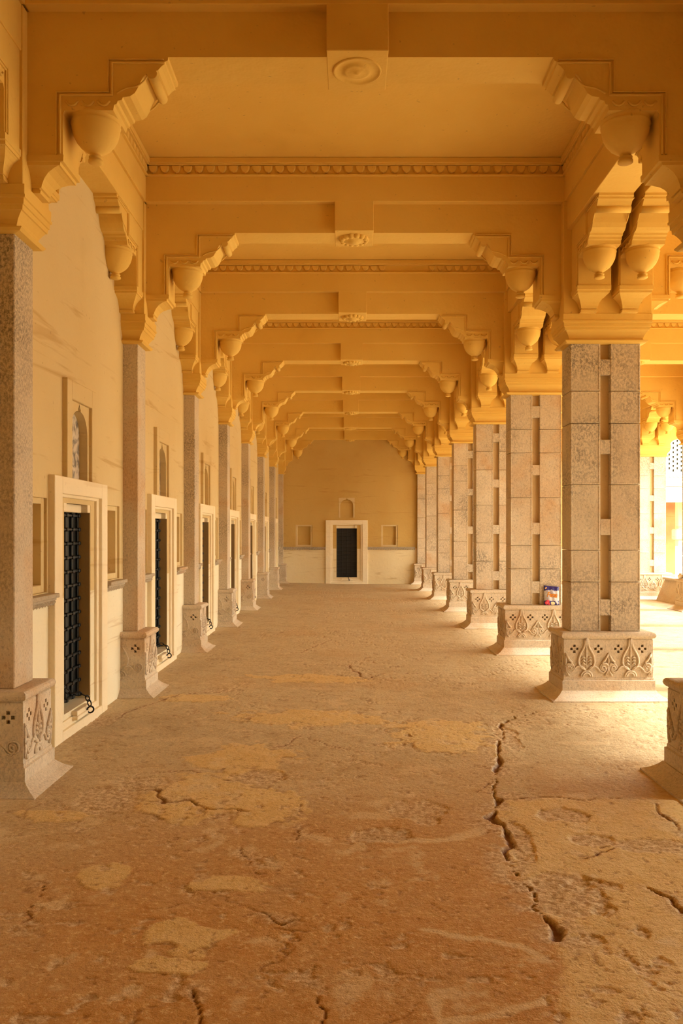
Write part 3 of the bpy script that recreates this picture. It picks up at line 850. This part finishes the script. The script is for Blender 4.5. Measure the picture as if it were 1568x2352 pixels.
for i in ROWS:
    x0 = X_R + HX; x1 = xrr(i) - HX; L2 = x1 - x0
    key = round(L2, 3)
    if key not in globals().setdefault('BMC', {}): BMC[key] = beam_meshes(L2, 'b')
    r = BMC[key]
    b = tag(empty('ceiling_beam', ((x0 + x1) / 2, yc(i), 0)), '%s ceiling beam of the right side aisle' % ORD[i - 1], 'beam', 'ceiling beams of the side aisle')
    for nm in ('web', 'centre_block', 'fascia', 'cornice'): obj(nm, r[nm], b)
    tag(obj('leaf_frieze', r['leaf_frieze'], b), kind='stuff')
    obj('rosette', ROS[1], b)
# longitudinal beams
LY = Y_FAR - Y_BACK; CY = (Y_FAR + Y_BACK) / 2
def long_beam(x, label, halves, sides, xoff=0.0):
    b = tag(empty('arcade_beam', (x, CY, 0)), label, 'beam')
    bm = bmesh.new()
    for a, c in halves: box(bm, a * U, c * U, -LY / 2, LY / 2, zu(1863), zu(2300) - .003, .004)
    lo = min(a for a, c in halves); hi = max(c for a, c in halves)
    box(bm, lo * U + .01, hi * U - .01, -LY / 2, LY / 2, zu(1960), zu(2300) - .004)
    obj('web', mesh('web', bm, 'ochre'), b)
    bm = bmesh.new(); cb = bmesh.new(); lf = bmesh.new()
    for s in sides:
        e = hi if s > 0 else lo
        x0, x1 = sorted(((e - s * 10) * U, (e + s * 16) * U)); box(bm, x0, x1, -LY / 2, LY / 2, zu(2040), zu(2300) - .005, .003)
        for o, z0, z1 in ((48, 2266, 2298), (40, 2258, 2267), (32, 2192, 2203)):
            x0, x1 = sorted(((e + s * 10) * U, (e + s * o) * U)); box(cb, x0, x1, -LY / 2, LY / 2, zu(z0), zu(z1), .003)
        frieze_strip(lf, LY, lambda u, o, z, s=s, e=e: ((e + s * 16) * U + s * o, u, ZL + z))
    obj('fascia', mesh('fascia', bm, 'ochre'), b); obj('cornice', mesh('cornice', cb, 'ochre'), b)
    tag(obj('leaf_frieze', mesh('leaf_frieze', lf, 'ochre'), b), kind='stuff')
DBL = ((-248, -28), (28, 248))
long_beam(X_R, 'long ochre beam carried by the right hand column row', DBL, (-1, 1))
long_beam(7.37, 'long ochre beam carried by the outer courtyard columns', DBL, (-1, 1))
long_beam(X_WALL, 'long ochre beam along the top of the left wall', ((-20, 138),), (1,))

# ------------------------------------------------------------------ detergent packet on the third column base
def packet():
    w, h, tk = .205, .262, .050
    root = None
    nx_, nz_ = 16, 22
    bm = bmesh.new(); grid = {}
    for s in (-1, 1):
        for i in range(nx_ + 1):
            for j in range(nz_ + 1):
                u = i / nx_ * 2 - 1; v = j / nz_
                e = max(0, 1 - u ** 4) ** .5 * (max(0, 1 - max(0, (v - .25) / .75) ** 2.2) ** .6) * (1 if v > .04 else .8)
                wob = .004 * math.sin(9 * u + 5 * v) * e
                xx = u * w / 2 * (1 - .05 * math.sin(math.pi * v)) - .012 * (v - .5) * 0
                zz = v * h - .012 * (u + 1) * v * .9
                grid[s, i, j] = bm.verts.new((xx, s * (tk / 2 * e + .0012) + (wob if s < 0 else 0), zz))
    for s in (-1, 1):
        for i in range(nx_):
            for j in range(nz_):
                q = [grid[s, i, j], grid[s, i + 1, j], grid[s, i + 1, j + 1], grid[s, i, j + 1]]
                bm.faces.new(q).smooth = True
    for i in range(nx_):
        for j in (0, nz_): bm.faces.new((grid[-1, i, j], grid[-1, i + 1, j], grid[1, i + 1, j], grid[1, i, j]))
    for j in range(nz_):
        for i in (0, nx_): bm.faces.new((grid[-1, i, j], grid[-1, i, j + 1], grid[1, i, j + 1], grid[1, i, j]))
    m, nt, b = new_mat('packet_print')
    tc = nt.nodes.new('ShaderNodeTexCoord'); sx = nt.nodes.new('ShaderNodeSeparateXYZ')
    nt.links.new(tc.outputs['Object'], sx.inputs[0])
    X, Zc = sx.outputs[0], sx.outputs[2]
    wav = noise(nt, tc.outputs['Object'], 22, 2)
    c = mix(nt, ramp(nt, noise(nt, tc.outputs['Object'], 30, 3), .4, .65), (.62, .60, .62), (.44, .40, .46))
    def above(v, t, soft=.004):
        return mathn(nt, 'MULTIPLY', mathn(nt, 'ADD', v, -t), 1.0 / soft)
    def clamp01(v):
        n = nt.nodes.new('ShaderNodeClamp'); nt.links.new(v, n.inputs[0]); return n.outputs[0]
    top = clamp01(above(mathn(nt, 'ADD', Zc, mathn(nt, 'ADD', mathn(nt, 'MULTIPLY', wav, -.05), mathn(nt, 'MULTIPLY', mathn(nt, 'ABSOLUTE', X), .16))), .176))
    c = mix(nt, top, c, (.015, .012, .16))
    bot = clamp01(above(mathn(nt, 'ADD', mathn(nt, 'MULTIPLY', Zc, -1), mathn(nt, 'MULTIPLY', wav, .02)), -.052))
    c = mix(nt, bot, c, (.02, .016, .17))
    nt.links.new(c, b.inputs['Base Color']); b.inputs['Roughness'].default_value = .3
    top_z = zu(-611) + .001
    Yp = yc(3) - HY - .034
    xp = (1266 - VX) * Yp / F
    p = obj('detergent_packet', mesh('detergent_packet', bm, m), None, (xp, Yp, top_z))
    tag(p, 'blue and white detergent packet leaning on a column base', 'packet')
    p.rotation_euler = (-.03, 0, 0)
    def disc(x, z, r, col, name, yo=-.027, sq=1.0):
        bm = bmesh.new()
        lathe(bm, [(0, .003), (r * .7, .0025), (r, 0)], 14)
        for v in bm.verts: v.co = Vector((x + v.co.x, yo - v.co.z, z + v.co.y * sq))
        obj(name, mesh(name, bm, simple('print_' + name, col, .4)), p)
    for x, z, r in ((-.070, .030, .024), (-.045, .050, .018), (-.060, .052, .018), (-.038, .018, .020)): disc(x, z, r, (.62, .05, .08), 'printed_flower')
    disc(.012, .024, .036, (.85, .70, .42), 'printed_swirl', sq=.6); disc(.06, .048, .018, (.75, .74, .86), 'printed_swirl')
    disc(.075, .025, .012, (.8, .75, .85), 'printed_swirl', sq=1.6); disc(-.072, .222, .016, (.75, .45, .22), 'printed_badge', -.012)
    for nm, off, col, yo in (('lettering_outline', .006, (.16, .05, .02), -.0290), ('lettering', 0, (.80, .27, .005), -.0305)):  # dark printed outline behind the orange letters
        cu = bpy.data.curves.new(nm, 'FONT'); cu.body = 'Fena'; cu.size = .086; cu.shear = .22; cu.extrude = .0006; cu.offset = .004 if nm == 'lettering_outline' else .0012
        cu.align_x = 'CENTER'
        to = bpy.data.objects.new(nm, cu); COL.objects.link(to)
        dg = bpy.context.evaluated_depsgraph_get(); me = bpy.data.meshes.new_from_object(to.evaluated_get(dg))
        bpy.data.objects.remove(to); bpy.data.curves.remove(cu)
        me.materials.clear(); me.materials.append(simple('print_' + nm, col, .4))
        l = obj(nm, me, p, (-.002, yo, .108)); l.rotation_euler = (math.pi / 2, math.radians(6), 0); l.scale = (.82, 1.05, 1)
packet()

# ------------------------------------------------------------------ small white pot on the outer column base
bm = bmesh.new()
lathe(bm, [(0, 0), (.03, 0), (.034, .004), (.052, .03), (.056, .052), (.046, .078), (.026, .09), (.024, .102), (.032, .108), (.03, .114), (0, .116)], 20)
wp = tag(obj('small_pot', mesh('small_pot', bm, simple('glazed_white', (.85, .83, .78), .3)), None, (6.985, 17.42, zu(-611) + .001)),
         'small round white pot on the outer column base at right', 'pot')
# low parapet between the outer columns
for i in (5, 6):
    r = tag(empty('stone_parapet', (xrr(i) + .1, (yc(i) + yc(i + 1)) / 2, 0)), 'low slanted stone parapet %s the sunlit outer column' % ('in front of' if i == 5 else 'behind'), 'parapet', 'parapets between outer columns')
    bm = bmesh.new(); prism(bm, [(-.10, -.03), (.06, -.03), (.20, .50), (.12, .50)], -1.1, 1.1); obj('slanted_slab', mesh('slanted_slab', bm, 'carved'), r)
    bm = bmesh.new(); box(bm, .06, .26, -1.1, 1.1, .50, .56, .015); obj('coping', mesh('coping', bm, 'carved'), r)

# ------------------------------------------------------------------ courtyard wing across the court
YW = 31.0
def wpx(px): return (px - VX) * YW / F
def wpz(py): return CAM_Z + (VY - py) * YW / F
wing = tag(empty('palace_wing', (12.2, YW, 0)), 'white palace wing with pierced parapet across the sunlit courtyard', 'building')
def wobj(name, bm, mat): return obj(name, mesh(name, bm, mat), wing)
OX = 12.2
bm = bmesh.new(); jh = []
for k in range(-9, 14):
    xk = wpx(1546 + 9.2 * k) - OX
    for j in range(8):
        zc = wpz(1078 - 10.4 * j - (0 if k % 2 == 0 else 5.2) + 2.6)
        if zc > wpz(1010): continue
        jh.append((xk - .034, xk + .034, zc - .045, zc + .045, .12))
plate(bm, 8.2 - OX, 17 - OX, wpz(1092), wpz(1004), jh, lambda u, w, d: (u, d, w))
box(bm, 8.2 - OX, 17 - OX, .125, .3, wpz(1092), wpz(1004))
wobj('pierced_parapet', bm, 'white')
bm = bmesh.new(); box(bm, 8.25 - OX, 16.9 - OX, .055, .115, wpz(1090), wpz(1006)); wobj('hole_shade_sheet', bm, M['painted_hole_shade'])  # dark sheet inside the parapet, painted shade for the pierced holes
bm = bmesh.new(); box(bm, 8.2 - OX, 17 - OX, -.06, .3, wpz(1004), wpz(997)); wobj('parapet_coping', bm, 'peel')
bm = bmesh.new()
box(bm, 8.2 - OX, 17 - OX, -.05, .3, wpz(1118), wpz(1097))
for k in range(60): box(bm, 8.2 - OX + k * .146, 8.2 - OX + k * .146 + .09, -.09, 0, wpz(1097), wpz(1092.5))
wobj('string_course', bm, 'cream')
bm = bmesh.new()
prism(bm, [(0, 0)] * 0 or [(-1.15, wpz(1152)), (-1.15, wpz(1152) - .07), (.1, wpz(1122)), (.1, wpz(1116))], 8.2 - OX, 17 - OX)
for v in bm.verts: v.co = Vector((v.co.y, v.co.x, v.co.z))
wobj('sloping_eave', bm, 'white')
bm = bmesh.new(); box(bm, 8.2 - OX, 17 - OX, 2.6, 2.9, -.6, wpz(1118)); wobj('arcade_back_wall', bm, 'peel')
bm = bmesh.new(); box(bm, 8.2 - OX, 17 - OX, .05, 2.9, wpz(1118), wpz(1112)); wobj('arcade_roof', bm, 'peel')
for k in range(5):
    bm = bmesh.new(); x0 = wpx(1558) - OX + (k - 1) * 2.4
    box(bm, x0 - .02, x0 + .38, -.02, .3, -.6, wpz(1118), .03)
    box(bm, x0 - .14, x0 + .50, -.1, .35, wpz(1240), wpz(1215), .04)
    wobj('wing_pillar', bm, 'cream')
bm = bmesh.new(); box(bm, wpx(1538) - OX - 1.2, wpx(1562) - OX, 1.6, 4, 0, wpz(955)); wobj('rear_tower', bm, 'grey_stone')
bm = bmesh.new(); box(bm, 10.4, 60, -30, 60, -.2, -.06)
tag(obj('courtyard_ground', mesh('courtyard_ground', bm, 'grey_stone')), 'pale sunlit courtyard paving outside the arcade', kind='structure')

# unseen wing added opposite, keeps low sky off the upper left wall
ow = tag(empty('palace_wing', (36, 14, 0)), 'unseen palace wing added across the courtyard to block low sky', 'building')
bm = bmesh.new(); box(bm, 0, 3, -45, 45, -.5, 7.2); obj('facade', mesh('facade', bm, 'peel'), ow)
bm = bmesh.new(); box(bm, -1.2, 3.2, -45, 45, 4.2, 4.35); obj('eave', mesh('eave', bm, 'white'), ow)
bm = bmesh.new(); box(bm, -.15, .4, -45, 45, 7.2, 7.7); obj('parapet', mesh('parapet', bm, 'white'), ow)

# unseen sloping eave, added to shade the capitals of the outer columns
bm = bmesh.new()
prism(bm, [(7.6, zu(1900)), (7.6, zu(1980)), (8.75, 4.52), (8.75, 4.45)], Y_BACK, Y_FAR)
tag(obj('trim_1', mesh('trim_1', bm, 'ochre')), 'unseen sloping eave added along the courtyard side for shade', kind='structure')
